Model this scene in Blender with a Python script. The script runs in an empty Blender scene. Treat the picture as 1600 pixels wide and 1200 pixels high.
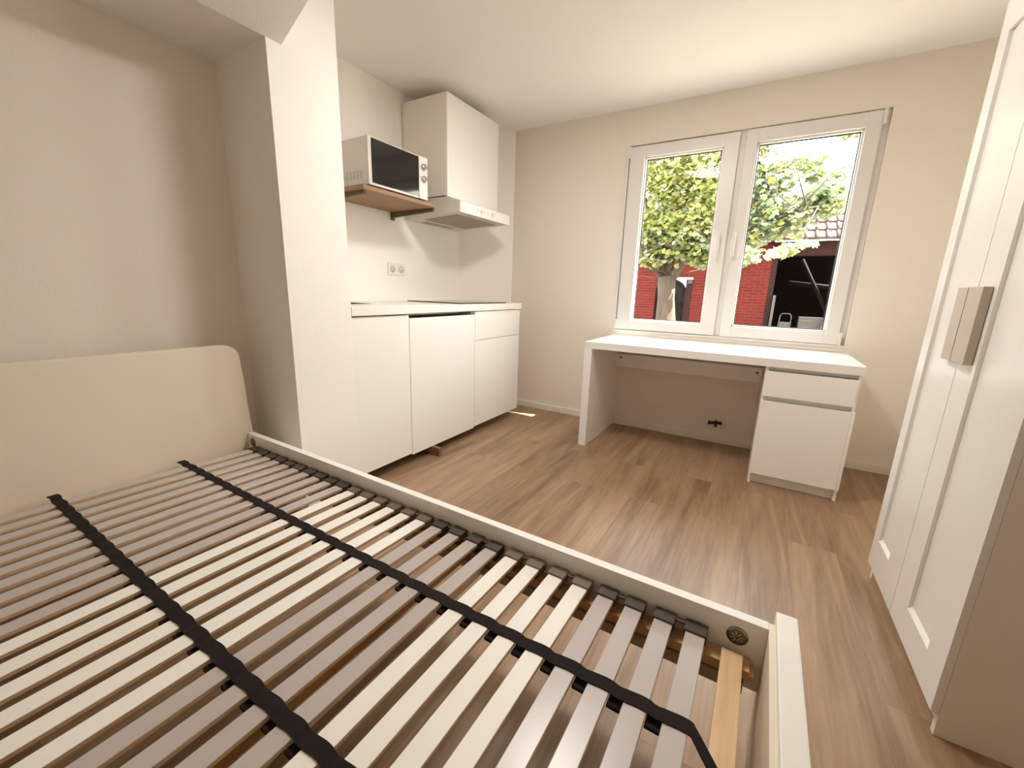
import bpy, bmesh, math, random
from mathutils import Vector, Matrix

scene = bpy.context.scene
col = scene.collection

# ------------------------------------------------------------------ camera
CAM = Vector((1.0113, -3.2953, 1.0641))
YAW, PITCH, ROLL, F_PX = -0.53794, -0.22370, 0.02995, 641.66
f = Vector((math.sin(YAW)*math.cos(PITCH), math.cos(YAW)*math.cos(PITCH), math.sin(PITCH)))
r0 = Vector((math.cos(YAW), -math.sin(YAW), 0)); u0 = r0.cross(f)
r = math.cos(ROLL)*r0 + math.sin(ROLL)*u0
u = -math.sin(ROLL)*r0 + math.cos(ROLL)*u0
cam_data = bpy.data.cameras.new('camera')
cam = bpy.data.objects.new('camera', cam_data); col.objects.link(cam)
M = Matrix(((r.x, u.x, -f.x, CAM.x), (r.y, u.y, -f.y, CAM.y), (r.z, u.z, -f.z, CAM.z), (0, 0, 0, 1)))
cam.matrix_world = M
cam_data.sensor_width = 36; cam_data.sensor_fit = 'HORIZONTAL'
cam_data.lens = 36*F_PX/1600; cam_data.clip_start = 0.02
scene.camera = cam

# ------------------------------------------------------------------ world, sun, exposure
world = bpy.data.worlds.new('world'); scene.world = world; world.use_nodes = True
nt = world.node_tree; nt.nodes.clear()
wo = nt.nodes.new('ShaderNodeOutputWorld'); bg = nt.nodes.new('ShaderNodeBackground')
wtc = nt.nodes.new('ShaderNodeTexCoord'); wsep = nt.nodes.new('ShaderNodeSeparateXYZ')
wr = nt.nodes.new('ShaderNodeValToRGB')
nt.links.new(wtc.outputs['Generated'], wsep.inputs[0]); nt.links.new(wsep.outputs['Z'], wr.inputs[0])
wr.color_ramp.elements[0].position = 0.0; wr.color_ramp.elements[0].color = (1.0, .93, .82, 1)
wr.color_ramp.elements[1].position = 0.8; wr.color_ramp.elements[1].color = (.86, .93, 1.0, 1)
nt.links.new(wr.outputs[0], bg.inputs['Color'])
bg.inputs['Strength'].default_value = 18.0
nt.links.new(bg.outputs[0], wo.inputs[0])

sd = bpy.data.lights.new('sun', 'SUN'); sd.energy = 110.0; sd.angle = 0.009; sd.color = (1, .95, .86)
sun = bpy.data.objects.new('sun', sd); col.objects.link(sun)
SUN = Vector((.79, .205, 1.0)).normalized()
sun.rotation_euler = SUN.to_track_quat('Z', 'Y').to_euler()
sun.location = (6, 3, 8)

pd = bpy.data.lights.new('window_portal', 'AREA'); pd.shape = 'RECTANGLE'; pd.size = 1.5; pd.size_y = 1.4
pd.cycles.is_portal = True
portal = bpy.data.objects.new('window_portal', pd); col.objects.link(portal)
portal.location = (.73, .19, 1.45); portal.rotation_euler = (math.radians(-90), 0, 0)

scene.view_settings.view_transform = 'Standard'; scene.view_settings.look = 'None'
scene.view_settings.gamma = 1; scene.view_settings.use_curve_mapping = False
scene.view_settings.exposure = -0.40
scene.cycles.max_bounces = 14; scene.cycles.diffuse_bounces = 10
scene.cycles.glossy_bounces = 4; scene.cycles.transparent_max_bounces = 16
scene.cycles.sample_clamp_indirect = 8
scene.cycles.caustics_reflective = False; scene.cycles.caustics_refractive = False

# ------------------------------------------------------------------ materials
def mat(name, c, rough=.5, spec=.5, metal=0, bump=None, coat=0, vary=None):
    m = bpy.data.materials.new(name); m.use_nodes = True
    n = m.node_tree.nodes; l = m.node_tree.links; b = n['Principled BSDF']
    b.inputs['Base Color'].default_value = (*c, 1); b.inputs['Roughness'].default_value = rough
    b.inputs['Metallic'].default_value = metal; b.inputs['Specular IOR Level'].default_value = spec
    b.inputs['Coat Weight'].default_value = coat
    tc = n.new('ShaderNodeTexCoord')
    if bump:
        sc, st = bump
        nz = n.new('ShaderNodeTexNoise'); nz.inputs['Scale'].default_value = sc; nz.inputs['Detail'].default_value = 4
        bp = n.new('ShaderNodeBump'); bp.inputs['Strength'].default_value = st; bp.inputs['Distance'].default_value = .002
        l.new(tc.outputs['Object'], nz.inputs['Vector']); l.new(nz.outputs['Fac'], bp.inputs['Height']); l.new(bp.outputs[0], b.inputs['Normal'])
    if vary:
        sc, amt = vary
        nz = n.new('ShaderNodeTexNoise'); nz.inputs['Scale'].default_value = sc; nz.inputs['Detail'].default_value = 5
        rp = n.new('ShaderNodeValToRGB')
        rp.color_ramp.elements[0].position = .3; rp.color_ramp.elements[1].position = .7
        rp.color_ramp.elements[0].color = (*[x*(1-amt) for x in c], 1); rp.color_ramp.elements[1].color = (*[min(1, x*(1+amt)) for x in c], 1)
        l.new(tc.outputs['Object'], nz.inputs['Vector']); l.new(nz.outputs['Fac'], rp.inputs[0]); l.new(rp.outputs[0], b.inputs['Base Color'])
    return m

def wood(name, c1, c2, axis='Y', rough=.5, scale=8, stretch=14):
    m = bpy.data.materials.new(name); m.use_nodes = True
    n = m.node_tree.nodes; l = m.node_tree.links; b = n['Principled BSDF']
    tc = n.new('ShaderNodeTexCoord'); mp = n.new('ShaderNodeMapping'); nz = n.new('ShaderNodeTexNoise'); rp = n.new('ShaderNodeValToRGB')
    s = [stretch, stretch, stretch]; s['XYZ'.index(axis)] = 1
    mp.inputs['Scale'].default_value = s; nz.inputs['Scale'].default_value = scale; nz.inputs['Detail'].default_value = 6
    nz.inputs['Distortion'].default_value = .6
    rp.color_ramp.elements[0].position = .3; rp.color_ramp.elements[1].position = .7
    rp.color_ramp.elements[0].color = (*c1, 1); rp.color_ramp.elements[1].color = (*c2, 1)
    l.new(tc.outputs['Object'], mp.inputs[0]); l.new(mp.outputs[0], nz.inputs['Vector']); l.new(nz.outputs['Fac'], rp.inputs[0]); l.new(rp.outputs[0], b.inputs['Base Color'])
    b.inputs['Roughness'].default_value = rough
    return m

def floor_mat():
    m = bpy.data.materials.new('wood_plank_floor'); m.use_nodes = True
    n = m.node_tree.nodes; l = m.node_tree.links; b = n['Principled BSDF']
    tc = n.new('ShaderNodeTexCoord')
    mp = n.new('ShaderNodeMapping'); mp.inputs['Rotation'].default_value = (0, 0, math.radians(90))
    br = n.new('ShaderNodeTexBrick'); br.offset = .37; br.offset_frequency = 2
    br.inputs['Scale'].default_value = 1; br.inputs['Brick Width'].default_value = 1.22; br.inputs['Row Height'].default_value = .178
    br.inputs['Mortar Size'].default_value = .0012; br.inputs['Mortar Smooth'].default_value = .2; br.inputs['Bias'].default_value = 0
    br.inputs['Color1'].default_value = (0, 0, 0, 1); br.inputs['Color2'].default_value = (1, 1, 1, 1); br.inputs['Mortar'].default_value = (.5, .5, .5, 1)
    l.new(tc.outputs['Object'], mp.inputs[0]); l.new(mp.outputs[0], br.inputs['Vector'])
    # grain streaks run along y, shifted per plank
    add = n.new('ShaderNodeVectorMath'); add.operation = 'MULTIPLY_ADD'
    add.inputs[1].default_value = (7, 5, 3); l.new(br.outputs['Color'], add.inputs[0]); l.new(tc.outputs['Object'], add.inputs[2])
    mp2 = n.new('ShaderNodeMapping'); mp2.inputs['Scale'].default_value = (9, .8, 1); l.new(add.outputs[0], mp2.inputs[0])
    g1 = n.new('ShaderNodeTexNoise'); g1.inputs['Scale'].default_value = 1.0; g1.inputs['Detail'].default_value = 5; g1.inputs['Distortion'].default_value = 1.2
    l.new(mp2.outputs[0], g1.inputs['Vector'])
    mp3 = n.new('ShaderNodeMapping'); mp3.inputs['Scale'].default_value = (45, 3, 1); l.new(add.outputs[0], mp3.inputs[0])
    g2 = n.new('ShaderNodeTexNoise'); g2.inputs['Scale'].default_value = 1.5; g2.inputs['Detail'].default_value = 6; g2.inputs['Distortion'].default_value = .8
    l.new(mp3.outputs[0], g2.inputs['Vector'])
    m1 = n.new('ShaderNodeMath'); m1.operation = 'MULTIPLY_ADD'; m1.inputs[1].default_value = .30
    l.new(g2.outputs['Fac'], m1.inputs[0]); 
    m0 = n.new('ShaderNodeMath'); m0.operation = 'MULTIPLY'; m0.inputs[1].default_value = .60; l.new(g1.outputs['Fac'], m0.inputs[0]); l.new(m0.outputs[0], m1.inputs[2])
    m2 = n.new('ShaderNodeMath'); m2.operation = 'MULTIPLY_ADD'; m2.inputs[1].default_value = .10
    l.new(br.outputs['Color'], m2.inputs[0]); l.new(m1.outputs[0], m2.inputs[2])
    rp = n.new('ShaderNodeValToRGB'); e = rp.color_ramp.elements
    e[0].position = .32; e[0].color = (*FLOOR_DARK, 1); e[1].position = .74; e[1].color = (*FLOOR_LIGHT, 1)
    l.new(m2.outputs[0], rp.inputs[0])
    mix = n.new('ShaderNodeMix'); mix.data_type = 'RGBA'; mix.inputs[7].default_value = (.10, .06, .035, 1)
    mm = n.new('ShaderNodeMath'); mm.operation = 'MULTIPLY'; mm.inputs[1].default_value = .35; l.new(br.outputs['Fac'], mm.inputs[0])
    l.new(mm.outputs[0], mix.inputs[0]); l.new(rp.outputs[0], mix.inputs[6]); l.new(mix.outputs[2], b.inputs['Base Color'])
    b.inputs['Roughness'].default_value = .36; b.inputs['Specular IOR Level'].default_value = .5
    bp = n.new('ShaderNodeBump'); bp.inputs['Strength'].default_value = .25; bp.inputs['Distance'].default_value = .002
    l.new(g2.outputs['Fac'], bp.inputs['Height']); l.new(bp.outputs[0], b.inputs['Normal'])
    return m

def brick_mat(name, c1, c2, mortar):
    m = bpy.data.materials.new(name); m.use_nodes = True
    n = m.node_tree.nodes; l = m.node_tree.links; b = n['Principled BSDF']
    tc = n.new('ShaderNodeTexCoord'); mp = n.new('ShaderNodeMapping'); mp.inputs['Rotation'].default_value = (math.radians(90), 0, 0)
    br = n.new('ShaderNodeTexBrick'); br.inputs['Scale'].default_value = 1; br.inputs['Brick Width'].default_value = .24; br.inputs['Row Height'].default_value = .075
    br.inputs['Mortar Size'].default_value = .009
    for k, c in (('Color1', c1), ('Color2', c2), ('Mortar', mortar)): br.inputs[k].default_value = (*c, 1)
    l.new(tc.outputs['Object'], mp.inputs[0]); l.new(mp.outputs[0], br.inputs['Vector']); l.new(br.outputs['Color'], b.inputs['Base Color'])
    b.inputs['Roughness'].default_value = .9; b.inputs['Specular IOR Level'].default_value = .1
    return m

def leaf_mat(name, c, tr):
    m = bpy.data.materials.new(name); m.use_nodes = True
    n = m.node_tree.nodes; l = m.node_tree.links; n.clear()
    out = n.new('ShaderNodeOutputMaterial'); d = n.new('ShaderNodeBsdfDiffuse'); t = n.new('ShaderNodeBsdfTranslucent'); mx = n.new('ShaderNodeMixShader')
    tc = n.new('ShaderNodeTexCoord'); nz = n.new('ShaderNodeTexNoise'); nz.inputs['Scale'].default_value = 2.5; rp = n.new('ShaderNodeValToRGB')
    rp.color_ramp.elements[0].position = .35; rp.color_ramp.elements[1].position = .65
    rp.color_ramp.elements[0].color = (*c, 1); rp.color_ramp.elements[1].color = (*tr, 1)
    l.new(tc.outputs['Object'], nz.inputs['Vector']); l.new(nz.outputs['Fac'], rp.inputs[0])
    l.new(rp.outputs[0], d.inputs[0]); l.new(rp.outputs[0], t.inputs[0]); mx.inputs[0].default_value = .45
    l.new(d.outputs[0], mx.inputs[1]); l.new(t.outputs[0], mx.inputs[2]); l.new(mx.outputs[0], out.inputs[0])
    return m

def glass_mat():
    m = bpy.data.materials.new('window_glass'); m.use_nodes = True
    n = m.node_tree.nodes; l = m.node_tree.links; n.clear()
    out = n.new('ShaderNodeOutputMaterial'); t = n.new('ShaderNodeBsdfTransparent'); g = n.new('ShaderNodeBsdfGlossy'); mx = n.new('ShaderNodeMixShader')
    t.inputs[0].default_value = (.97, .98, .98, 1); g.inputs['Roughness'].default_value = .0
    lw = n.new('ShaderNodeLayerWeight'); pw = n.new('ShaderNodeMath'); pw.operation = 'POWER'; pw.inputs[1].default_value = 5
    ma = n.new('ShaderNodeMath'); ma.operation = 'MULTIPLY_ADD'; ma.inputs[1].default_value = .9; ma.inputs[2].default_value = .006
    lw.inputs[0].default_value = .5; l.new(lw.outputs['Facing'], pw.inputs[0]); l.new(pw.outputs[0], ma.inputs[0])
    l.new(ma.outputs[0], mx.inputs[0]); l.new(t.outputs[0], mx.inputs[1]); l.new(g.outputs[0], mx.inputs[2]); l.new(mx.outputs[0], out.inputs[0])
    return m

FLOOR_DARK = (.17, .094, .047); FLOOR_LIGHT = (.47, .313, .195)
OUT = .10   # outdoor surfaces are matt and deep in tone
MT = dict(
    wall=mat('cream_wall_paint', (.81, .757, .682), .9, .2, bump=(90, .35)),
    niche=mat('warm_white_wall_paint', (.885, .865, .825), .85, .2, bump=(90, .3)),
    ceil=mat('ceiling_paint', (.85, .835, .81), .95, .1, bump=(120, .35)),
    white=mat('white_lacquer', (.87, .855, .825), .38, .45),
    gloss=mat('white_foil', (.82, .80, .775), .22, .5),
    pvc=mat('white_pvc', (.76, .735, .71), .3, .5),
    gasket=mat('black_rubber', (.02, .02, .025), .5, .4),
    trim=mat('baseboard_paint', (.82, .77, .69), .5, .4),
    floor=floor_mat(),
    headboard=mat('cream_headboard_lacquer', (.79, .72, .60), .55, .35, bump=(200, .1)),
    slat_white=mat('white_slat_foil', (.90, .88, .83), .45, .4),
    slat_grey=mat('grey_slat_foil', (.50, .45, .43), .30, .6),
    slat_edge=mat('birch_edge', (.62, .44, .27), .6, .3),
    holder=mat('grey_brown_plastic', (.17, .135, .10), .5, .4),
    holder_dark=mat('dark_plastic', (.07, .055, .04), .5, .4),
    strap=mat('black_webbing', (.018, .012, .011), .85, .2, bump=(400, .6)),
    pine=wood('pine', (.62, .40, .20), (.76, .54, .31), 'Y', .55, 5, 10),
    pine_x=wood('pine_side', (.50, .29, .13), (.66, .42, .20), 'X', .55, 5, 10),
    oak=wood('oiled_oak', (.50, .27, .09), (.68, .42, .17), 'Y', .5, 6, 12),
    shelf=wood('shelf_wood', (0.2448, 0.1292, 0.0612), (0.34, 0.1972, 0.102), 'Y', .5, 5, 10),
    steel=mat('brushed_steel', (.50, .45, .38), .35, .5, 1),
    darksteel=mat('dark_steel', (.13, .095, .05), .5, .4, .2),
    zinc=mat('zinc', (.36, .34, .27), .35, .5, 1),
    black=mat('black_glass', (.012, .010, .010), .06, .5),
    micro=mat('silver_paint', (.66, .62, .58), .35, .5, .15),
    micro_panel=mat('pale_silver_panel', (.84, .82, .80), .25, .5),
    knob=mat('chrome_knob', (.62, .60, .60), .2, .5, .8),
    hood_grey=mat('hood_underside', (.66, .61, .55), .45, .4),
    filter=mat('grease_filter', (.36, .31, .27), .6, .3, vary=(300, .2)),
    grey=mat('grey_print', (.35, .33, .31), .5),
    counter=mat('worktop_laminate', (.84, .81, .75), .35, .45, vary=(160, .05)),
    dark=mat('dark_interior', (.03, .02, .015), .8, .1),
    block=wood('block_wood', (.14, .07, .03), (.28, .16, .08), 'Y', .7, 9, 5),
    handle=mat('taupe_handle', (.50, .44, .36), .5, .4, bump=(300, .1)),
    carcass=mat('white_carcass', (.80, .75, .68), .5, .4),
    rust=mat('rusty_metal', (.07, .03, .015), .7, .3, .3),
    stain=mat('stained_plaster', (.48, .36, .22), .9, .1, vary=(40, .3)),
    ground=mat('courtyard_gravel', (OUT*1.6, OUT*1.4, OUT*1.1), .95, .1, vary=(3, .3)),
    facade=mat('pale_facade', (.5, .45, .38), .9, .1),
    brick=brick_mat('red_brick', (0.0742, 0.0111, 0.0084), (0.0601, 0.0084, 0.0071), (0.0848, 0.0199, 0.0155)),
    brown=mat('maroon_beam', (0.0194, 0.0078, 0.0065), .8, .1),
    tile=mat('roof_tile', (0.0532, 0.0349, 0.03), .85, .1, vary=(6, .25)),
    bark=wood('bark', (0.0229, 0.0141, 0.0079), (0.0546, 0.037, 0.022), 'Z', .95, 5, 6),
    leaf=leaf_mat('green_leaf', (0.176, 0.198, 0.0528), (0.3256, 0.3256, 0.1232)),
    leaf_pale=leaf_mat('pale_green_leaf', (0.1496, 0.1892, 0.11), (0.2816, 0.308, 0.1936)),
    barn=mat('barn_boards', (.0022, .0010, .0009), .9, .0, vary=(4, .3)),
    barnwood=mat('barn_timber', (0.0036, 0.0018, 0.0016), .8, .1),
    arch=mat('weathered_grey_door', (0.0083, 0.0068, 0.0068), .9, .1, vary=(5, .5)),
    outwhite=mat('outdoor_white', (0.0389, 0.0356, 0.0324), .6),
    outgrey=mat('outdoor_grey', (0.0225, 0.0216, 0.0225), .6),
    plank=mat('beige_board', (0.0284, 0.0209, 0.0158), .7),
)

# ------------------------------------------------------------------ helpers
class MB:
    """collects shapes in one mesh; each shape may use its own material slot"""
    def __init__(s): s.bm = bmesh.new(); s.mats = []
    def mi(s, m):
        m = m or MT['white']
        if m not in s.mats: s.mats.append(m)
        return s.mats.index(m)
    def box(s, x0, x1, y0, y1, z0, z1, m=None, bev=0, seg=2, T=None):
        t = bmesh.new(); bmesh.ops.create_cube(t, size=1)
        bmesh.ops.scale(t, vec=(abs(x1-x0), abs(y1-y0), abs(z1-z0)), verts=t.verts)
        bmesh.ops.translate(t, vec=((x0+x1)/2, (y0+y1)/2, (z0+z1)/2), verts=t.verts)
        if bev: bmesh.ops.bevel(t, geom=t.edges[:], offset=bev, segments=seg, affect='EDGES', profile=.7)
        if T: bmesh.ops.transform(t, matrix=T, verts=t.verts)
        s.merge(t, m); return s
    def merge(s, t, m, smooth=False):
        i = s.mi(m)
        bmesh.ops.recalc_face_normals(t, faces=t.faces[:])
        vm = {}
        for v in t.verts: vm[v] = s.bm.verts.new(v.co)
        for fc in t.faces:
            try: nf = s.bm.faces.new([vm[v] for v in fc.verts])
            except ValueError: continue
            nf.material_index = i; nf.smooth = smooth
        t.free()
    def prism(s, pts, axis, a, b, m=None, bev=0):
        """polygon pts (2-D in the other two axes) extruded along axis from a to b"""
        t = bmesh.new()
        def P(p, w):
            return {'x': (w, p[0], p[1]), 'y': (p[0], w, p[1]), 'z': (p[0], p[1], w)}[axis]
        A = [t.verts.new(P(p, a)) for p in pts]; B = [t.verts.new(P(p, b)) for p in pts]
        t.faces.new(A); t.faces.new(B[::-1]); n = len(pts)
        for i in range(n): t.faces.new([A[i], A[(i+1) % n], B[(i+1) % n], B[i]])
        bmesh.ops.recalc_face_normals(t, faces=t.faces[:])
        if bev: bmesh.ops.bevel(t, geom=t.edges[:], offset=bev, segments=2, affect='EDGES', profile=.7)
        s.merge(t, m); return s
    def cyl(s, p0, p1, r0, r1=None, m=None, n=20, smooth=True, caps=True):
        r1 = r0 if r1 is None else r1
        p0, p1 = Vector(p0), Vector(p1); d = p1-p0
        t = bmesh.new(); bmesh.ops.create_cone(t, cap_ends=caps, segments=n, radius1=r0, radius2=r1, depth=d.length)
        q = Vector((0, 0, 1)).rotation_difference(d.normalized()).to_matrix().to_4x4()
        bmesh.ops.transform(t, matrix=Matrix.Translation((p0+p1)/2) @ q, verts=t.verts)
        s.merge(t, m, smooth); return s
    def tube(s, pts, rad, m=None, n=10):
        """swept round tube through pts with radius per point"""
        t = bmesh.new(); pts = [Vector(p) for p in pts]
        rad = rad if isinstance(rad, (list, tuple)) else [rad]*len(pts); rings = []
        for i, p in enumerate(pts):
            d = (pts[min(i+1, len(pts)-1)]-pts[max(i-1, 0)]).normalized()
            a = d.orthogonal().normalized() if i == 0 else (a - d*a.dot(d)).normalized()
            b = d.cross(a)
            rings.append([t.verts.new(p+(a*math.cos(k*2*math.pi/n)+b*math.sin(k*2*math.pi/n))*rad[i]) for k in range(n)])
        for i in range(len(rings)-1):
            for k in range(n): t.faces.new([rings[i][k], rings[i][(k+1) % n], rings[i+1][(k+1) % n], rings[i+1][k]])
        t.faces.new(rings[0][::-1]); t.faces.new(rings[-1])
        s.merge(t, m, True); return s
    def build(s, name, parent=None, **k):
        me = bpy.data.meshes.new(name); s.bm.to_mesh(me); s.bm.free()
        for m in s.mats: me.materials.append(m)
        o = bpy.data.objects.new(name, me); col.objects.link(o)
        if parent:
            o.parent = parent
            if not k.get('local'): o.matrix_parent_inverse = parent.matrix_basis.inverted()
        return tag(o, **{a: b for a, b in k.items() if a != 'local'})

def tag(o, label=None, cat=None, group=None, kind=None):
    if label: o['label'] = label
    if cat: o['category'] = cat
    if group: o['group'] = group
    if kind: o['kind'] = kind
    return o

def thing(name, label, cat, loc, group=None, rz=0):
    o = bpy.data.objects.new(name, None); col.objects.link(o); o.empty_display_size = .1
    o.location = loc; o.rotation_euler = (0, 0, rz)
    return tag(o, label, cat, group)

def structure(name, mb): return mb.build(name, kind='structure')

# ------------------------------------------------------------------ dimensions
H = 2.3745
XK, XF, XP, XL = -1.339, -.7142, -.7053, -1.0766
YA, YN = -2.2725, -1.9654          # near and far side of the pillar
YS, XS = -.3275, -.9891            # oblique corner of the kitchen niche
ZA = 1.952
YB, XR = -4.35, 2.04               # wall behind the camera, wall behind the wardrobe

# ------------------------------------------------------------------ setting
structure('floor', MB().box(-1.5, XR+.1, YB-.1, .1, -.06, 0, MT['floor']))
structure('ceiling', MB().box(-1.6, XR+.1, YB-.1, .18, H, H+.12, MT['ceil']))
# window wall with its opening, 18 cm thick
WX0, WX1, WZ0, WZ1 = -.011, 1.4734, .7734, 2.1264
w = MB()
w.box(XS-.6, WX0, 0, .18, -.06, H, MT['wall']).box(WX1, XR+.1, 0, .18, -.06, H, MT['wall'])
w.box(WX0, WX1, 0, .18, -.06, WZ0, MT['wall']).box(WX0, WX1, 0, .18, WZ1, H, MT['wall'])
structure('wall_window', w)
structure('wall_kitchen', MB().box(XK-.12, XK, YN, YS, -.06, H, MT['niche']))
structure('wall_kitchen_corner', MB().prism([(XK, YS), (XS, 0), (XS, .05), (XK-.12, .05), (XK-.12, YS)], 'z', -.06, H, MT['niche']))
structure('wall_pillar', MB().box(-1.5, XP, YA, YN, -.06, H, MT['niche']))
structure('wall_left', MB().box(XL-.12, XL, YB-.1, YA, -.06, H, MT['wall']))
structure('wall_right', MB().box(XR, XR+.12, YB-.1, 0, -.06, H, MT['wall']))
structure('wall_back', MB().box(XL-.12, XR+.1, YB-.12, YB, -.06, H, MT['wall']))
# sloping soffit over the bed alcove, low edge in line with the pillar
structure('ceiling_alcove', MB().prism([(XL, ZA), (XP, ZA), (XP+.82, H), (XL, H)], 'y', YB, YA+.0, MT['ceil']))
structure('ceiling_slope', MB().prism([(XP+.0005, ZA+.001), (XP+.82, H), (XP+.0005, H)], 'y', YA, -2.212, MT['ceil']))
structure('baseboard_window', MB().box(XS, 2.03, -.014, 0, 0, .053, MT['trim'], .003))
structure('baseboard_pillar', MB().box(XP, XP+.012, YA, YN, 0, .053, MT['trim'], .003))

# ------------------------------------------------------------------ unseen fill lamp, added because the window alone leaves the room too dark
FILL_LAMP = bpy.data.materials.new('fill_lamp_diffuser'); FILL_LAMP.use_nodes = True
FILL_LAMP.node_tree.nodes['Principled BSDF'].inputs['Emission Color'].default_value = (1, .955, .90, 1)
FILL_LAMP.node_tree.nodes['Principled BSDF'].inputs['Emission Strength'].default_value = 92
lm = thing('added_fill_lamp', 'added round fill lamp with white rim, unseen on the ceiling', 'lamp', (.34, -1.62, H))
MB().cyl((.34, -1.62, H-.065), (.34, -1.62, H), .215, .235, MT['pvc'], 48).build('fill_lamp_rim', lm)
MB().cyl((.34, -1.62, H-.068), (.34, -1.62, H-.0652), .19, .20, FILL_LAMP, 48).build('fill_lamp_shade', lm)

# ------------------------------------------------------------------ window
win = thing('window_1', None, None, (.73, 0, .77)); win['kind'] = 'structure'
def frame(mb, x0, x1, z0, z1, w, y0, y1, m, bev=.004, wb=None):
    wb = wb or w
    t = bmesh.new()
    mb.box(x0, x0+w, y0, y1, z0, z1, m, bev); mb.box(x1-w, x1, y0, y1, z0, z1, m, bev)
    mb.box(x0+w-.001, x1-w+.001, y0+.0006, y1, z1-w, z1-.0006, m, bev); mb.box(x0+w-.001, x1-w+.001, y0+.0006, y1, z0+.0006, z0+wb, m, bev)
    t.free(); return mb
fr = MB()
frame(fr, WX0, WX1, WZ0, WZ1, .045, .022, .085, MT['pvc'])
fr.box(WX0-.006, WX0+.012, -.012, .03, WZ0, WZ1+.006, MT['pvc'], .003)      # left casing bead
fr.box(.722, .766, .02, .085, WZ0+.02, WZ1-.02, MT['pvc'], .003)
fr.box(WX0, WX1, -.012, .03, WZ0, WZ0+.012, MT['pvc'], .002)
fr.build('window_frame', win)
def sash(x0, x1, z0, z1, gx0, gx1, hx, hinge_x):
    s = MB(); m = MT['pvc']; gz0, gz1 = .862, 2.039
    y0, y1 = -.008, .06
    s.box(x0, gx0, y0, y1, z0, z1, m, .005).box(gx1, x1, y0, y1, z0, z1, m, .005)
    s.box(gx0-.002, gx1+.002, y0+.0006, y1, gz1, z1-.0006, m, .005).box(gx0-.002, gx1+.002, y0+.0006, y1, z0+.0006, gz0, m, .005)
    o = s.build('sash', win)
    b = MB(); w = .011   # glazing bead and gasket
    for (a0, a1, c0, c1) in ((gx0, gx0+w, gz0, gz1), (gx1-w, gx1, gz0, gz1), (gx0, gx1, gz1-w, gz1), (gx0, gx1, gz0, gz0+w)):
        b.box(a0, a1, .012, .045, c0, c1, m, .003)
    for (a0, a1, c0, c1) in ((gx0+w, gx0+w+.005, gz0+w, gz1-w), (gx1-w-.005, gx1-w, gz0+w, gz1-w), (gx0+w, gx1-w, gz1-w-.005, gz1-w), (gx0+w, gx1-w, gz0+w, gz0+w+.005)):
        b.box(a0, a1, .034, .044, c0, c1, MT['gasket'])
    b.build('glazing_bead', o)
    MB().box(gx0+.003, gx1-.003, .040, .043, gz0+.003, gz1-.003, GLASS).build('glass_pane', o)
    h = MB(); h.box(hx-.013, hx+.013, -.018, -.008, 1.42, 1.49, m, .004)
    h.cyl((hx, -.018, 1.465), (hx, -.052, 1.465), .009, m=m)
    h.box(hx-.011, hx+.011, -.062, -.047, 1.335, 1.482, m, .006, 3)
    h.build('window_handle', o)
    for zz in (z0-.002, z1-.078):
        MB().box(hinge_x-.008, hinge_x+.008, -.02, .0, zz, zz+.08, m, .004).build('hinge', o)
GLASS = glass_mat()
sash(.010, .724, .790, 2.116, .1169, .6347, .675, .006)
sash(.762, 1.437, .787, 2.118, .8271, 1.3654, .772, 1.444)
MB().box(WX0+.002, WX1-.002, .05, .20, WZ0-.015, WZ0+.004, MT['pvc'], .003).build('outer_sill', win)

# ------------------------------------------------------------------ kitchen
hc, zcb, zdb = .9658, .9148, .0703
ct = thing('worktop', 'long white kitchen worktop over three cabinets, hob set into it', 'worktop', (-1.0, -1.1, hc))
k = MB()
k.prism([(XK+.002, YN+.002), (XF+.011, YN+.002), (XF+.011, -.302), (XK+.02, -.302), (XK+.002, -.33)], 'z', zcb+.003, hc, MT['counter'], .003)
k.build('worktop_slab', ct)
k = MB(); sx0, sx1, sy0, sy1 = -1.235, -.80, YN+.03, -1.70
k.box(sx0, sx1, sy0, sy1, hc+.0005, hc+.005, MT['steel'], .002)
k.box(sx0+.03, sx1-.03, sy0+.03, sy1-.04, hc+.0052, hc+.0062, MT['dark'], 0)
sk = k.build('sink', None, label='small steel sink set in the worktop beside the pillar', cat='sink')
k = MB(); k.box(-1.215, -.722, -1.083, -.512, hc+.001, hc+.0075, MT['black'], .002)
hob = k.build('hob', None, label='flat black glass hob on the white worktop', cat='hob')
def rings(parent):
    for (cx, cy, rr) in ((-.86, -.94, .09), (-.86, -.66, .07), (-1.08, -.94, .07), (-1.08, -.66, .09)):
        b = MB(); t = bmesh.new(); n = 40
        A = [t.verts.new((cx+rr*math.cos(i*2*math.pi/n), cy+rr*math.sin(i*2*math.pi/n), hc+.0078)) for i in range(n)]
        B = [t.verts.new((cx+(rr-.003)*math.cos(i*2*math.pi/n), cy+(rr-.003)*math.sin(i*2*math.pi/n), hc+.0078)) for i in range(n)]
        for i in range(n): t.faces.new([A[i], A[(i+1) % n], B[(i+1) % n], B[i]])
        b.merge(t, MT['grey']); b.build('cooking_zone', parent)
rings(hob)

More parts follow.
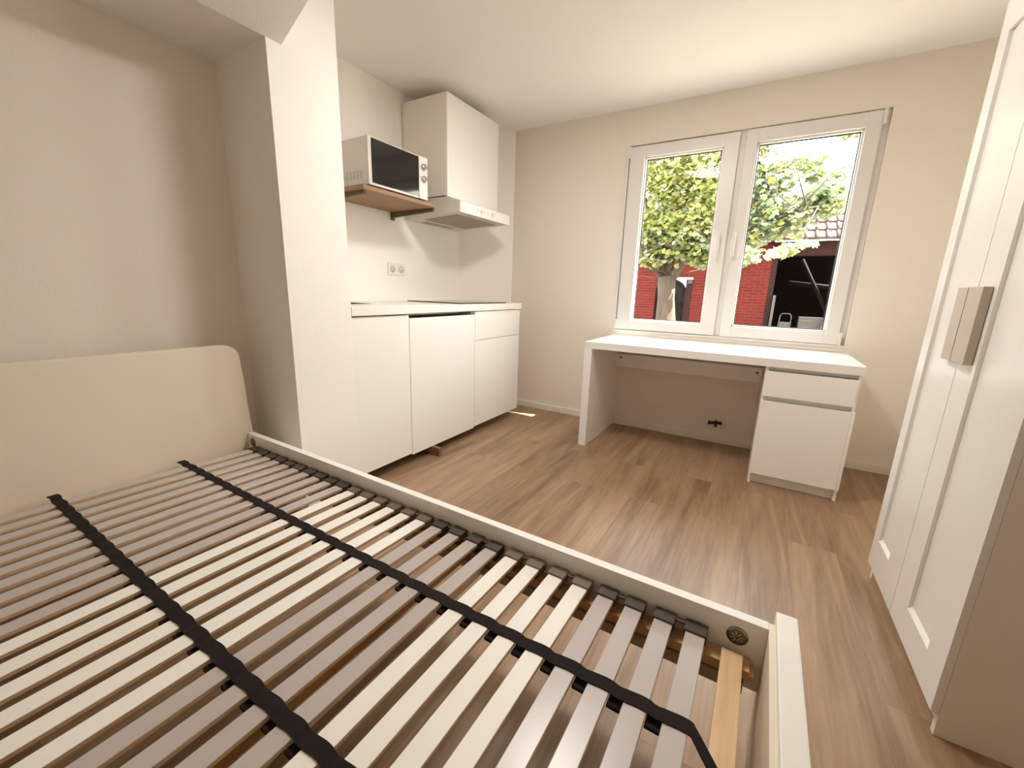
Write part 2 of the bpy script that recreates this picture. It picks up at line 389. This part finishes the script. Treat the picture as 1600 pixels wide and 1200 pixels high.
def kfoot(parent, x, y, ztop):
    MB().cyl((x, y, 0), (x, y, .012), .024, .022, MT['gasket']).cyl((x, y, .012), (x, y, ztop), .014, m=MT['gasket']).build('cabinet_foot', parent)
def base_unit(label, y0, y1, zb, zt, fronts, zbody=None):
    t = thing('base_cabinet', label, 'cabinet', (-1.0, (y0+y1)/2, 0), 'white base cabinets under the worktop')
    xb = XF-.019; p = .016; zb2 = .105; zt2 = zcb-.002
    c = MB()
    c.box(XK+.03, xb-.002, y0+.001, y0+p, zb2, zt2, MT['carcass']).box(XK+.03, xb-.002, y1-p, y1-.001, zb2, zt2, MT['carcass'])
    c.box(XK+.03, xb-.0021, y0+p, y1-p, zb2, zb2+p, MT['carcass']).box(XK+.03, XK+.036, y0+p, y1-p, zb2+p, zt2, MT['carcass'])
    c.box(XK+.03, xb-.10, y0+p, y1-p, zt2-p, zt2, MT['carcass'])
    c.build('cabinet_body', t)
    for (nm, a, b) in fronts:
        MB().box(xb, XF, y0+.0022, y1-.0022, a, b, MT['white'], .0016).build(nm, t)
    for x in (XF-.15, XK+.09):
        for y in (y0+.05, y1-.05): kfoot(t, x, y, zb2)
    return t
base_unit('white base cabinet beside the pillar, one plain door', YN+.004, -1.5713, zdb, zcb, [('cabinet_door', zdb, zcb-.004)])
base_unit('white base cabinet in the middle, door lower with dark gap above', -1.5713, -.9358, zdb, zcb, [('cabinet_door', zdb-.010, zcb-.023)])
base_unit('white base cabinet by the window wall, drawer over door', -.9358, -.3102, zdb, zcb, [('cabinet_drawer', .7105, zcb-.002), ('cabinet_door', zdb, .7070)])
MB().prism([(-.655, 0), (-.655, .052), (-.664, .057), (-.80, .057), (-.80, 0)], 'y', -1.395, -1.368, MT['block'], .002).build('wooden_block', None, label='small dark wooden board standing under the middle cabinet', cat='wooden block')

# wall cabinet
uc = thing('wall_cabinet', 'tall white wall cabinet hanging above the cooker hood', 'cabinet', (-1.13, -.66, 1.683))
cx, cy0, cy1, cz0, cz1 = -.9305, -.9688, -.3542, 1.6828, 2.3048
MB().box(XK+.008, cx-.020, cy0, cy1, cz0, cz1, MT['carcass'], .001).build('cabinet_body', uc)
MB().box(cx-.018, cx, cy0+.001, cy1-.001, cz0-.006, cz1, MT['white'], .0016).build('cabinet_door', uc)
MB().box(XK+.0005, XK+.008, cy0+.012, cy1-.01, cz0+.02, cz1-.02, MT['darksteel']).build('mounting_rail', uc)
# hood
hd = thing('cooker_hood', 'white cooker hood with slanted visor under the wall cabinet', 'cooker hood', (-1.1, -.66, 1.55))
hx = -.815; zf1, zf0, zb0 = 1.640, 1.570, 1.545
body = MB()
body.prism([(XK+.002, zb0), (hx-.010, zf0+.001), (hx-.010, zf1-.001), (cx-.002, cz0-.008), (XK+.002, cz0-.008)], 'y', cy0, cy1, MT['hood_grey'], .003)
body.build('hood_body', hd)
MB().box(hx-.012, hx, cy0-.004, cy1+.004, zf0-.002, zf1, MT['white'], .002).build('front_panel', hd)
sl = (zf0-zb0)/(hx-.01-XK)
def hz(x): return zb0+sl*(x-XK)
def under(name, x0, x1, y0, y1, m, d=.004):
    b = MB(); b.prism([(x0, hz(x0)-d), (x1, hz(x1)-d), (x1, hz(x1)+.001), (x0, hz(x0)+.001)], 'y', y0, y1, m); return b.build(name, hd)
under('grease_filter', -1.20, -.90, -.90, -.43, MT['filter'])
under('hood_lamp', -1.30, -1.255, -.83, -.50, MT['grey'], .003)
for yy, rr in ((-.735, .016), (-.60, .016)):
    b = MB(); b.cyl((hx, yy, 1.607), (hx+.006, yy, 1.607), rr, rr*.9, MT['white']); b.box(hx+.0055, hx+.0068, yy-.003, yy+.003, 1.597, 1.617, MT['grey']); b.build('hood_button', hd)
for yy in (-.775, -.695, -.65, -.565):
    MB().box(hx, hx+.001, yy-.002, yy+.002, 1.596, 1.618, MT['grey']).build('printed_mark', hd)

# shelf + microwave
sh = thing('wall_shelf', 'brown wooden wall shelf carrying the microwave', 'shelf', (-1.13, -1.38, 1.6))
b = MB()
pts = [(XK+.001, -1.675), (-.925, -1.675)]
cxr, cyr, rr = -.965, -1.115, .04
pts = [(XK+.001, -1.675), (-.925, -1.675)]+[(cxr+rr*math.cos(a), cyr+rr*math.sin(a)) for a in [i*math.pi/12 for i in range(0, 7)]]+[(XK+.001, -1.075)]
b.prism(pts, 'z', 1.578, 1.600, MT['shelf'], .002); b.build('shelf_board', sh)
for yy in (-1.085, -1.64):
    b = MB(); b.prism([(XK+.001, 1.542), (XK+.03, 1.542), (-.955, 1.560), (-.955, 1.5775), (XK+.001, 1.5775)], 'y', yy-.009, yy+.009, MT['darksteel'], .002)
    b.box(XK+.0005, XK+.006, yy-.018, yy+.018, 1.525, 1.577, MT['darksteel'], .001); b.build('shelf_bracket', sh)
mw = thing('microwave', 'silver microwave oven with black door on the wooden shelf', 'microwave', (-1.13, -1.37, 1.606))
my0, my1, mz0, mz1, mx = -1.602, -1.135, 1.618, 1.866, -.955
b = MB(); b.box(-1.30, mx-.022, my0, my1, mz0, mz1, MT['micro'], .006); b.build('microwave_body', mw)
b = MB(); b.box(mx-.022, mx-.004, my0, -1.212, mz0, mz1, MT['micro'], .004); b.box(mx-.005, mx, my0+.022, -1.214, mz0+.012, mz1-.008, MT['black'], .002)
b.build('microwave_door', mw)
b = MB(); b.box(mx-.022, mx, -1.211, my1, mz0, mz1, MT['micro_panel'], .004); pn = b.build('control_panel', mw)
for zz in (1.806, 1.735):
    b = MB(); b.cyl((mx, -1.173, zz), (mx+.016, -1.173, zz), .021, .018, MT['knob'], 28); b.box(mx+.014, mx+.020, -1.177, -1.169, zz-.018, zz+.018, MT['knob'], .001); b.build('control_knob', pn)
b = MB()
for i in range(6):
    for j in range(4):
        yv = my0-.0006
        b.box(-1.18+i*.030, -1.18+i*.030+.016, yv, yv+.002, 1.655+j*.011, 1.655+j*.011+.005, MT['grey'])
b.build('side_vent', mw)
for x in (mx-.04, -1.27):
    for y in (my0+.04, my1-.04):
        MB().cyl((x, y, 1.6005), (x, y, mz0+.001), .011, .013, MT['gasket'], 14).build('rubber_foot', mw)

# double socket on the kitchen wall
so = thing('double_socket', 'white double power socket on the wall above the worktop', 'socket', (XK, -1.065, 1.19))
MB().box(XK, XK+.009, -1.146, -.984, 1.149, 1.233, MT['pvc'], .003).build('socket_plate', so)
for yy in (-1.106, -1.024):
    t = MB(); t.cyl((XK+.009, yy, 1.191), (XK+.011, yy, 1.191), .026, .026, MT['pvc'], 32); t.cyl((XK+.0085, yy, 1.191), (XK+.0115, yy, 1.191), .019, .019, MT['grey'], 32)
    t.cyl((XK+.009, yy, 1.191), (XK+.0122, yy, 1.191), .0165, .0165, MT['pvc'], 32)
    for dy in (-.0095, .0095): t.cyl((XK+.012, yy+dy, 1.191), (XK+.0126, yy+dy, 1.191), .0026, m=MT['gasket'], n=10)
    t.build('socket_insert', so)

# ------------------------------------------------------------------ desk
D = .6484
dk = thing('desk', 'white desk with one drawer and door cabinet under the window', 'desk', (.745, -.33, 0))
m = MT['gloss']
MB().box(0, 1.493, -D, -.006, .696, .7418, m, .0015).build('desk_top', dk)
MB().box(0, .053, -D, -.016, 0, .6955, MT['white'], .0015).build('side_panel', dk)
MB().box(.053, 1.062, -.075, -.055, .50, .60, MT['white'], .001).build('back_rail', dk)
for (xx, zz) in ((1.032, .566), (.09, .572)): MB().cyl((xx, -.078, zz), (xx, -.0745, zz), .007, m=MT['gasket'], n=16).build('screw_cap', dk)
cb = MB()
c0, c1 = 1.066, 1.486
cb.box(c0, c0+.015, -D+.018, -.016, 0, .6955, MT['white'], .001).box(c1-.015, c1, -D+.018, -.016, 0, .6955, MT['white'], .001)
cb.box(c0+.015, c1-.015, -.03, -.018, .06, .6955, MT['white']).box(c0+.015, c1-.015, -D+.035, -.03, .05, .065, MT['white'])
cb.box(c0+.015, c1-.015, -D+.045, -.03, .672, .6955, MT['white']).box(c0+.015, c1-.015, -D+.034, -.03, .500, .530, MT['white'])
cb.box(c0+.015, c1-.015, -D+.042, -D+.055, 0, .052, MT['white'])
cb.build('desk_cabinet', dk)
MB().box(c0+.001, c1-.014, -D, -D+.017, .5305, .672, MT['white'], .0015).build('desk_drawer', dk)
MB().box(c0+.001, c1-.014, -D, -D+.017, .0655, .5025, MT['white'], .0015).build('desk_door', dk)
MB().box(c1-.0135, c1+.001, -D, -D+.0175, .0655, .5025, MT['white'], .001).build('door_edge', dk)
pv = MB()
pv.cyl((.775, -.035, .152), (.85, -.035, .160), .010, .010, MT['rust'], 14).cyl((.772, -.035, .152), (.788, -.035, .153), .014, m=MT['rust'], n=6)
pv.cyl((.822, -.002, .158), (.822, -.045, .156), .011, m=MT['rust'], n=14).cyl((.822, -.035, .156), (.826, -.040, .128), .009, m=MT['rust'], n=12).cyl((.846, -.035, .16), (.862, -.035, .162), .013, m=MT['rust'], n=6)
pv.build('pipe_valve', None, label='rusty cut pipe valve on the wall below the window', cat='pipe')

# ------------------------------------------------------------------ wardrobe
WYAW = .0124
wd = thing('wardrobe', 'tall white two-door wardrobe at the right edge', 'wardrobe', (1.5082, -2.0, 0), rz=WYAW)
wy0, wy1, wm = -2.0301+2, -1.3324+2, -1.6489+2
wzb, wzt = .0653, 1.93
def wbuild(mb, name, parent=wd): return mb.build(name, parent, local=True)
c = MB(); X0, X1 = .0165, .515
c.box(X0, X1, wy0, wy0+.018, 0, wzt-.004, MT['carcass'], .001).box(X0, X1, wy1-.018, wy1, 0, wzt-.004, MT['carcass'], .001)
c.box(X0, X1, wy0+.018, wy1-.018, wzt-.022, wzt-.004, MT['carcass']).box(X0, X1, wy0+.018, wy1-.018, .05, .068, MT['carcass'])
c.box(X1-.006, X1-.001, wy0+.018, wy1-.018, .068, wzt-.02, MT['carcass']).box(X0+.02, X0+.035, wy0+.018, wy1-.018, 0, .05, MT['carcass'])
wbuild(c, 'wardrobe_body')
def wdoor(y0, y1, py0, py1, pz0, pz1, hy0, hy1, hx0):
    m = MT['gloss']; d = MB()
    d.box(0, .016, y0, y1, wzb, pz0, m, .001).box(0, .016, y0, y1, pz1, wzt, m, .001)
    d.box(0, .016, y0, py0, pz0-.001, pz1+.001, m, .0006).box(0, .016, py1, y1, pz0-.001, pz1+.001, m, .0006)
    d.box(.010, .0158, py0-.002, py1+.002, pz0-.002, pz1+.002, m)
    # soft chamfer along the sunken panel's lower edge
    d.prism([(0, pz0-.0005), (.010, pz0-.0005), (.010, pz0+.010)], 'y', py0, py1, m)
    o = wbuild(d, 'wardrobe_door')
    h = MB(); h.box(hx0, 0-.001, hy0, hy1, .905, 1.11, MT['handle'], .002); wbuild(h, 'door_handle', o)
wdoor(wy0, wm-.0015, -1.935+2, -1.7623+2, .168, 1.80, -1.742+2, -1.656+2, -.020)
wdoor(wm+.0015, wy1, -1.53+2, -1.3946+2, .188, 1.8336, -1.645+2, -1.577+2, -.018)

# ------------------------------------------------------------------ bed
BX, BY, BZ, BYAW = -.9025, -2.3764, .404, -.00416
bed = thing('bed_frame', 'cream bed frame with tall headboard and no mattress', 'bed', (BX, BY, 0), rz=BYAW)
BW = 1.46   # overall width, far rail to near rail
BL = 2.0137
m = MT['headboard']
# headboard: rounded top corners, sides leaning very slightly
hbw0, hbw1 = 0.004, -BW-.004; ztop = .803
pts = [(hbw0, .02), (hbw0-.004, .40), (-.018, .735)]
for i in range(0, 9):
    a = i*math.pi/16
    pts.append((-.075+.055*math.cos(a), ztop-.055+.055*math.sin(a)))
left = [(-BW-p[0]-.0, p[1]) for p in pts[::-1]]
b = MB(); b.prism(pts+left, 'x', -.045, 0, m, .004)
hb = b.build('headboard', bed, local=True)
RT = .0242
for (v0, v1) in ((-RT, 0), (-BW, -BW+RT)):
    sgn = 1 if v0 > -1 else -1
    b = MB(); b.box(0.001, BL, v0, v1, .245, BZ, MT['white'], .002)
    vi = v0 if sgn > 0 else v1
    rail = b.build('side_rail', bed, local=True)
    MB().box(.03, BL-.03, min(vi, vi-sgn*.050), max(vi, vi-sgn*.050), .272, .298, MT['steel'], .001).build('rail_ledge', bed, local=True)
    for uu, zz in ((.040, .368), (BL-.052, .362)):
        b = MB(); s = -sgn
        b.cyl((uu, vi, zz), (uu, vi+s*.0022, zz), .0205, m=MT['zinc'], n=32)
        b.cyl((uu, vi+s*.0022, zz), (uu, vi+s*.0030, zz), .016, .0155, MT['holder'], 28)
        for a in (.5, 1.3, 2.1, 2.9): b.box(-.0135, .0135, -.0012, .0012, -.0014, .0014, MT['zinc'], T=Matrix.Translation((uu, vi+s*.0038, zz)) @ Matrix.Rotation(a, 4, 'Y'))
        b.cyl((uu, vi+s*.003, zz), (uu, vi+s*.005, zz), .0045, m=MT['gasket'], n=12)
        b.build('cam_lock', rail, local=True)
fz = .414
b = MB(); b.box(BL+.012, BL+.050, -BW-.028, .030, .02, fz, MT['white'], .0035); b.build('footboard', bed, local=True)
b = MB(); b.box(BL, BL+.012, -BW, 0, .10, BZ-.002, MT['headboard'], .001); b.build('footboard_panel', bed, local=True)
for v in (-.03, -BW+.03-.0):
    pass

# slatted base lies inside the frame
sb = thing('slatted_base', 'slatted bed base of white and grey slats joined by black straps', 'slatted base', (BX, BY, 0), rz=BYAW)
V0, V1 = -.030, -BW+.030
for (a, c) in ((-.066, -.0265), (-BW+.0265, -BW+.066)):
    MB().box(.02, BL-.022, a, c, .2985, .322, MT['pine_x'], .002).box(BL-.05, BL-.014, a+.003, c-.003, .300, .312, MT['pine_x'], .001).build('side_beam', sb, local=True)
MB().box(1.937, 1.977, -BW+.03, -.045, .3225, .3385, MT['pine'], .002).build('end_beam', sb, local=True)
MB().box(.012, .045, -BW+.03, -.045, .3225, .3315, MT['pine'], .002).build('end_beam', sb, local=True)
b = MB(); b.tube([(1.266, v, .316) for v in (-.068, -.4, -.8, -1.1, -BW+.068)], [.019]*5, MT['oak'], 18); b.build('cross_bar', sb, local=True)
b = MB(); b.box(1.344, 1.350, -BW+.07, -.067, .300, .322, MT['steel'], .001); b.build('stiffening_strip', sb, local=True)

SL0, SD, SW, ST = .100, .0661, .039, .009
def arch(v):   # bowed slat height
    t = (v-(V0+V1)/2)/((V0-V1)/2); return .356 + .012*(1-t*t)
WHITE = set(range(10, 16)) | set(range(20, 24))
def slat_mesh(mtop):
    b = MB(); t = bmesh.new(); N = 28; va, vb = V0-.028, V1+.028
    sec = [(-SW/2, -ST/2), (SW/2, -ST/2), (SW/2, ST/2-.001), (SW/2-.001, ST/2), (-SW/2+.001, ST/2), (-SW/2, ST/2-.001)]
    rings = []
    for i in range(N+1):
        v = va+(vb-va)*i/N; rings.append([t.verts.new((s[0], v, arch(v)-ST/2+s[1])) for s in sec])
    top, side = b.mi(mtop), b.mi(MT['slat_edge'])
    vm = {v: b.bm.verts.new(v.co) for v in t.verts}
    n = len(sec)
    for i in range(N):
        for k in range(n):
            q = [vm[x] for x in (rings[i][k], rings[i][(k+1) % n], rings[i+1][(k+1) % n], rings[i+1][k])]
            fcs = b.bm.faces.new(q); fcs.material_index = top if k in (2, 3, 4) else side
    for rg, rev in ((rings[0], True), (rings[-1], False)):
        q = [vm[x] for x in rg]; fcs = b.bm.faces.new(q[::-1] if rev else q); fcs.material_index = side
    t.free(); bmesh.ops.recalc_face_normals(b.bm, faces=b.bm.faces[:])
    return b
def holder_mesh(mm, s):
    """plastic cap that grips one slat end; s=+1 far side, -1 near side"""
    b = MB(); e = V0 if s > 0 else V1
    v_in, v_out = e-s*.036, e+s*.0005
    z = .356
    b.box(-SW/2-.0035, SW/2+.0035, min(v_in, v_out), max(v_in, v_out), z-.017, z+.006, mm, .004, 3)
    b.box(-.012, .012, min(e-s*.006, e-s*.03), max(e-s*.006, e-s*.03), .3225, z-.015, mm, .002)
    b.cyl((0, e-s*.002, z-.010), (0, e-s*.022, z-.010), .012, m=mm, n=14)
    return b
protos = {}
def copy_of(key, maker, name, uu, label=None):
    if key not in protos:
        o = maker().build(name, sb, local=True); protos[key] = o
    else:
        o = protos[key].copy(); col.objects.link(o); o.parent = sb
    o.location = (uu, 0, 0)
    if label: o['label'] = label
    return o
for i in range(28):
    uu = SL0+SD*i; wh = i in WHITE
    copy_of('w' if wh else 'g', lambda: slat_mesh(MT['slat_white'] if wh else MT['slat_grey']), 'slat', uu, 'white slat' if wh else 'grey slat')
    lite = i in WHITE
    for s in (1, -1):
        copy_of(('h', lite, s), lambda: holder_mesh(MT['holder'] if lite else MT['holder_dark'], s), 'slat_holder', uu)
for s in (1, -1):   # pivot links joining the holders two by two
    e = V0 if s > 0 else V1
    for i in range(0, 28, 2):
        uu = SL0+SD*(i+.5)
        copy_of(('l', s), lambda: MB().box(-.017, .017, min(e-s*.004, e-s*.014), max(e-s*.004, e-s*.014), .352, .358, MT['holder'], .002), 'holder_link', uu)

def strap(vc, w=.026):
    """woven strap: rides over each slat, dips a little between; pockets round each slat"""
    b = MB(); t = bmesh.new(); N = 28*8+10; u_a, u_b = .018, SL0+SD*27+.028; rings = []
    for i in range(N+1):
        uu = u_a+(u_b-u_a)*i/N
        ph = (uu-SL0)/SD; d = abs(ph-round(ph))   # 0 on a slat, .5 between
        over = 1-max(0, min(1, (d-.30)/.2)); over = over*over*(3-2*over)
        ht = arch(vc)+.0015-.003*(1-over); wv = vc+.0014*math.sin(ph*2*math.pi+.6)
        rings.append([t.verts.new((uu, wv+sx*w/2, ht+hz_)) for sx, hz_ in ((-1, -.001), (1, -.001), (1, .0012), (-1, .0012))])
    for i in range(N):
        for k in range(4): t.faces.new([rings[i][k], rings[i][(k+1) % 4], rings[i+1][(k+1) % 4], rings[i+1][k]])
    t.faces.new(rings[0][::-1]); t.faces.new(rings[-1]); b.merge(t, MT['strap'])
    # the lower layer that wraps under each slat, wider between the slats
    for i in range(27):
        uc = SL0+SD*(i+.5); g = (SD-SW)/2
        z = arch(vc)
        b.box(uc-g+.0005, uc+g-.0005, vc-w/2-.014, vc+w/2-.004, z-.016, z-.009, MT['strap'], .002)
    # tail that runs down to the end beam
    ue = u_b
    tail = [(ue-.002, arch(vc)+.0012), (ue+.020, arch(vc)-.006), (1.985, .3425), (1.985, .3410), (ue+.016, arch(vc)-.010), (ue-.002, arch(vc)-.001)]
    sh_ = -.075
    t = bmesh.new(); L = []
    for (uu, zz) in tail:
        k_ = (uu-ue)/(1.985-ue); L.append((t.verts.new((uu, vc-w/2+sh_*max(0, k_), zz)), t.verts.new((uu, vc+w/2+sh_*max(0, k_), zz))))
    for i in range(len(L)):
        j = (i+1) % len(L); t.faces.new([L[i][0], L[j][0], L[j][1], L[i][1]])
    t.faces.new([p[0] for p in L]); t.faces.new([p[1] for p in L][::-1]); b.merge(t, MT['strap'])
    b.build('strap', sb, local=True)
for vc in (-.288, -.637, -1.172): strap(vc)

# ------------------------------------------------------------------ outside: courtyard
structure('ground', MB().box(-14, 16, .18, 30, -.5, -.3, MT['ground']))
BYO = 9.0
bb = thing('barn', 'red brick barn with a dark open bay behind the tree', 'building', (0, BYO+2, -.3))
fa = MB()
fa.box(-6, -1.69, BYO, BYO+.3, -.3, 2.42, MT['brick']).box(-.74, 1.02, BYO, BYO+.3, -.3, 2.42, MT['brick']).box(-1.69, -.74, BYO, BYO+.3, 1.55, 2.42, MT['brick'])
fa.build('brick_wall', bb)
arc = [(-1.69, -.3), (-.90, -.3), (-.90, 1.15)]+[(-1.295+.395*math.cos(a), 1.15+.36*math.sin(a)) for a in [i*math.pi/10 for i in range(1, 10)]]+[(-1.69, 1.15)]
MB().prism(arc, 'y', BYO+.08, BYO+.2, MT['arch']).build('arched_door', bb)
MB().box(-.90, -.74, BYO-.02, BYO+.25, -.3, 1.5, MT['brown']).build('door_jamb', bb)
MB().box(-.86, -.74, BYO-.06, BYO-.0, 1.38, 1.50, MT['plank'], .01).build('wall_lamp', bb)
MB().box(.98, 7, BYO-.05, BYO+.25, 2.08, 2.40, MT['brown']).build('lintel', bb)
MB().box(1.02, 1.14, BYO, BYO+.25, -.3, 2.1, MT['brown']).build('post', bb)
MB().box(2.38, 2.62, BYO, BYO+.25, -.3, 2.1, MT['brown']).build('post', bb)
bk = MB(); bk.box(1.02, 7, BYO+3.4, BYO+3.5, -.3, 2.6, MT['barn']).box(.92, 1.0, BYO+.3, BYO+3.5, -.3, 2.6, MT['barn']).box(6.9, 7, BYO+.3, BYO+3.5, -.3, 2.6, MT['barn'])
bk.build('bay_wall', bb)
tb = MB()
tb.cyl((1.5, BYO+1.6, 1.5), (2.9, BYO+1.6, 1.35), .05, m=MT['barnwood'], n=8).cyl((1.7, BYO+1.5, 2.1), (2.4, BYO+1.5, .8), .045, m=MT['barnwood'], n=8).cyl((2.45, BYO+1.5, 2.3), (2.4, BYO+1.5, .2), .05, m=MT['barnwood'], n=8)
tb.build('bay_timber', bb)
rf = MB()
NR = 6
for i in range(NR):   # courses of tiles, each lying on the one below
    y0 = BYO-.35+i*.30; z0 = 2.42+i*.21
    rf.prism([(y0, z0-.03), (y0+.36, z0+.20), (y0+.36, z0+.235), (y0, z0+.03)], 'x', -6.3, 7.3, MT['tile'])
    for j in range(0, 68, 1):
        xj = -6.2+j*.2
        if -1 < xj < 4.4: rf.cyl((xj, y0-.005, z0+.015), (xj, y0+.34, z0+.225), .035, .03, MT['tile'], 6)
rf.build('tile_roof', bb)
MB().box(1.155, 1.215, 8.85, 8.93, -.3, 1.14, MT['outwhite'], .005).build('gate_post', None, label='thin white post at the edge of the barn bay', cat='post')
ch = thing('garden_chair', 'metal tube garden chair in the dark barn bay', 'chair', (1.5, 8.6, -.3))
b = MB(); b.tube([(1.34, 8.6, -.3), (1.345, 8.6, .2), (1.36, 8.62, .66), (1.40, 8.63, .715), (1.55, 8.63, .715), (1.59, 8.62, .66), (1.60, 8.6, .2), (1.61, 8.6, -.3)], .011, MT['outwhite'], 8); b.build('chair_frame', ch)
MB().box(1.35, 1.60, 8.2, 8.6, .12, .15, MT['outgrey'], .01).build('seat', ch)
MB().box(1.37, 1.58, 8.60, 8.625, .38, .52, MT['outgrey'], .008).build('backrest', ch)
b = MB(); b.tube([(1.34, 8.22, -.3), (1.34, 8.22, .12)], .011, MT['outwhite'], 8).tube([(1.60, 8.22, -.3), (1.60, 8.22, .12)], .011, MT['outwhite'], 8); b.build('front_legs', ch)
cr = MB(); cr.box(1.74, 2.20, 8.45, 8.80, -.3, .66, MT['plank'], .01)
for z in (.56, .42): cr.box(1.78, 2.0, 8.437, 8.452, z, z+.03, MT['outwhite'])
cr.build('storage_box', None, label='beige box standing in front of the barn bay', cat='box')
MB().box(-.10, .10, -.02, .02, 0, 1.9, MT['plank'], .004, T=Matrix.Translation((2.0, 8.3, -.295)) @ Matrix.Rotation(math.radians(19), 4, 'Y')).build('leaning_board', None, label='pale board leaning at the right edge of the window view', cat='board')

# tree
random.seed(7)
tr = thing('tree', 'leafy green tree in the courtyard, thick trunk before the brick wall', 'tree', (-.75, 6, -.3))
tk = MB()
tk.tube([(-.76, 6, -.35), (-.75, 6, .4), (-.80, 6, 1.0), (-.83, 6, 1.45)], [.26, .215, .17, .18], MT['bark'], 16)
limbs = [
    [(-.86, 6, 1.35), (-1.05, 6.05, 1.9), (-1.3, 6.0, 2.6), (-1.6, 6.1, 3.5)],
    [(-.80, 6, 1.38), (-.75, 5.95, 2.0), (-.60, 5.9, 2.9), (-.55, 6, 4.4)],
    [(-.76, 6, 1.35), (-.45, 5.8, 1.85), (.1, 5.6, 2.5), (.6, 5.5, 3.3), (.8, 5.4, 4.2)],
    [(-.5, 5.82, 1.78), (.1, 5.3, 2.05), (.8, 5.0, 2.3), (1.5, 4.8, 2.45)],
    [(-.9, 6, 1.4), (-1.15, 5.6, 1.7), (-1.5, 5.2, 2.3)],
    [(-.62, 5.9, 2.8), (-.2, 6.1, 3.4), (.1, 6.2, 4.4)],
]
for i, L in enumerate(limbs):
    n = len(L); tk.tube(L, [.085*(1-.8*k/(n-1))*(1.2 if i < 3 else .7) for k in range(n)], MT['bark'], 10)
for _ in range(90):
    L = random.choice(limbs); k = random.randrange(1, len(L)); p = Vector(L[k-1]).lerp(Vector(L[k]), random.random())
    d = Vector((random.uniform(-1, 1), random.uniform(-.8, .8), random.uniform(-.1, 1))).normalized()
    tk.tube([p, p+d*.35+Vector((0, 0, .03)), p+d*.75+Vector((0, 0, .12))], [.016, .010, .004], MT['bark'], 5)
tk.build('trunk', tr)
# leaf clusters: (x, y, z, rx, ry, rz, count)
blobs = [
    (-1.35, 6.1, 3.7, .95, .8, .9, 420), (-.75, 6.0, 3.2, .9, .9, .85, 620), (-.35, 6.2, 4.2, 1.0, .9, .8, 420),
    (-1.25, 5.9, 2.3, .75, .7, .62, 560), (-.55, 5.8, 2.25, .75, .8, .62, 620), (.10, 5.7, 2.75, .65, .8, .85, 520),
    (.35, 5.5, 2.1, .60, .7, .52, 420), (.75, 5.4, 2.95, .60, .6, .60, 420), (1.05, 5.2, 2.35, .60, .6, .42, 360),
    (.5, 5.5, 3.7, .55, .6, .55, 190), (1.55, 5.3, 2.65, .48, .5, .34, 330), (.45, 5.1, 1.75, .36, .4, .24, 110),
    (-.15, 5.6, 1.8, .42, .5, .25, 120), (-1.1, 5.7, 1.75, .35, .5, .18, 70), (1.6, 5.6, 3.05, .45, .4, .20, 110), (1.2, 5.8, 3.35, .55, .4, .22, 90), (1.80, 5.6, 3.7, .22, .3, .3, 40),
    (-.9, 5.6, 4.9, 2.0, 1.2, .7, 500), (1.35, 5.2, 5.2, 1.2, 1.0, .4, 200),
]
def leaf(bmv, p, size, nrm, spin, mi):
    """five-lobed leaf folded along its midrib"""
    z = nrm.normalized(); x = z.orthogonal().normalized(); x = Matrix.Rotation(spin, 3, z) @ x; y = z.cross(x)
    out = [(0, -.5), (.28, -.42), (.50, -.10), (.33, .02), (.40, .30), (.17, .24), (0, .58)]
    def V_(a, b2): return bmv.verts.new(p+x*(a*size)+y*(b2*size)+z*(-abs(a)*.25*size))
    mid = [V_(0, -.5), V_(0, .58)]
    for sg in (1, -1):
        vs = [mid[0]]+[V_(a*sg, b2) for a, b2 in out[1:-1]]+[mid[1]]
        if sg < 0: vs = vs[::-1]
        try: fcs = bmv.faces.new(vs); fcs.material_index = mi
        except ValueError: pass
def foliage(name, bl, smin, smax, pale):
    b = MB(); i0 = b.mi(MT['leaf']); i1 = b.mi(MT['leaf_pale'])
    for (x, y, z, rx, ry, rz_, n) in bl:
        for _ in range(n):
            while True:
                q = Vector((random.uniform(-1, 1), random.uniform(-1, 1), random.uniform(-1, 1)))
                if q.length < 1: break
            q = q*(.55+.45*random.random())/max(q.length, .35)*q.length
            p = Vector((x+q.x*rx, y+q.y*ry, z+q.z*rz_))
            nrm = Vector((random.gauss(0, .55), random.gauss(-.35, .5), random.gauss(.75, .35)))
            leaf(b.bm, p, random.uniform(smin, smax), nrm, random.uniform(0, 6.28), i1 if random.random() < pale(p) else i0)
    return b.build(name, tr)
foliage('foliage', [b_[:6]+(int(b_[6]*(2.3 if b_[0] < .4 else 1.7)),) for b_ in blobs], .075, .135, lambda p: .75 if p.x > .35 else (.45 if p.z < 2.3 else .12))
# near drooping branch end in the right-hand pane
tw = MB(); tw.tube([(1.5, 4.8, 2.45), (1.35, 4.2, 2.05), (1.30, 3.7, 1.78)], [.008, .008, .006], MT['bark'], 6); tw.build('branch', tr)
foliage('branch_leaves', [(1.12, 3.9, 1.72, .26, .3, .10, 26), (1.38, 3.9, 1.80, .20, .25, .07, 14), (.72, 4.0, 1.70, .3, .3, .18, 34)], .10, .16, lambda p: .6)
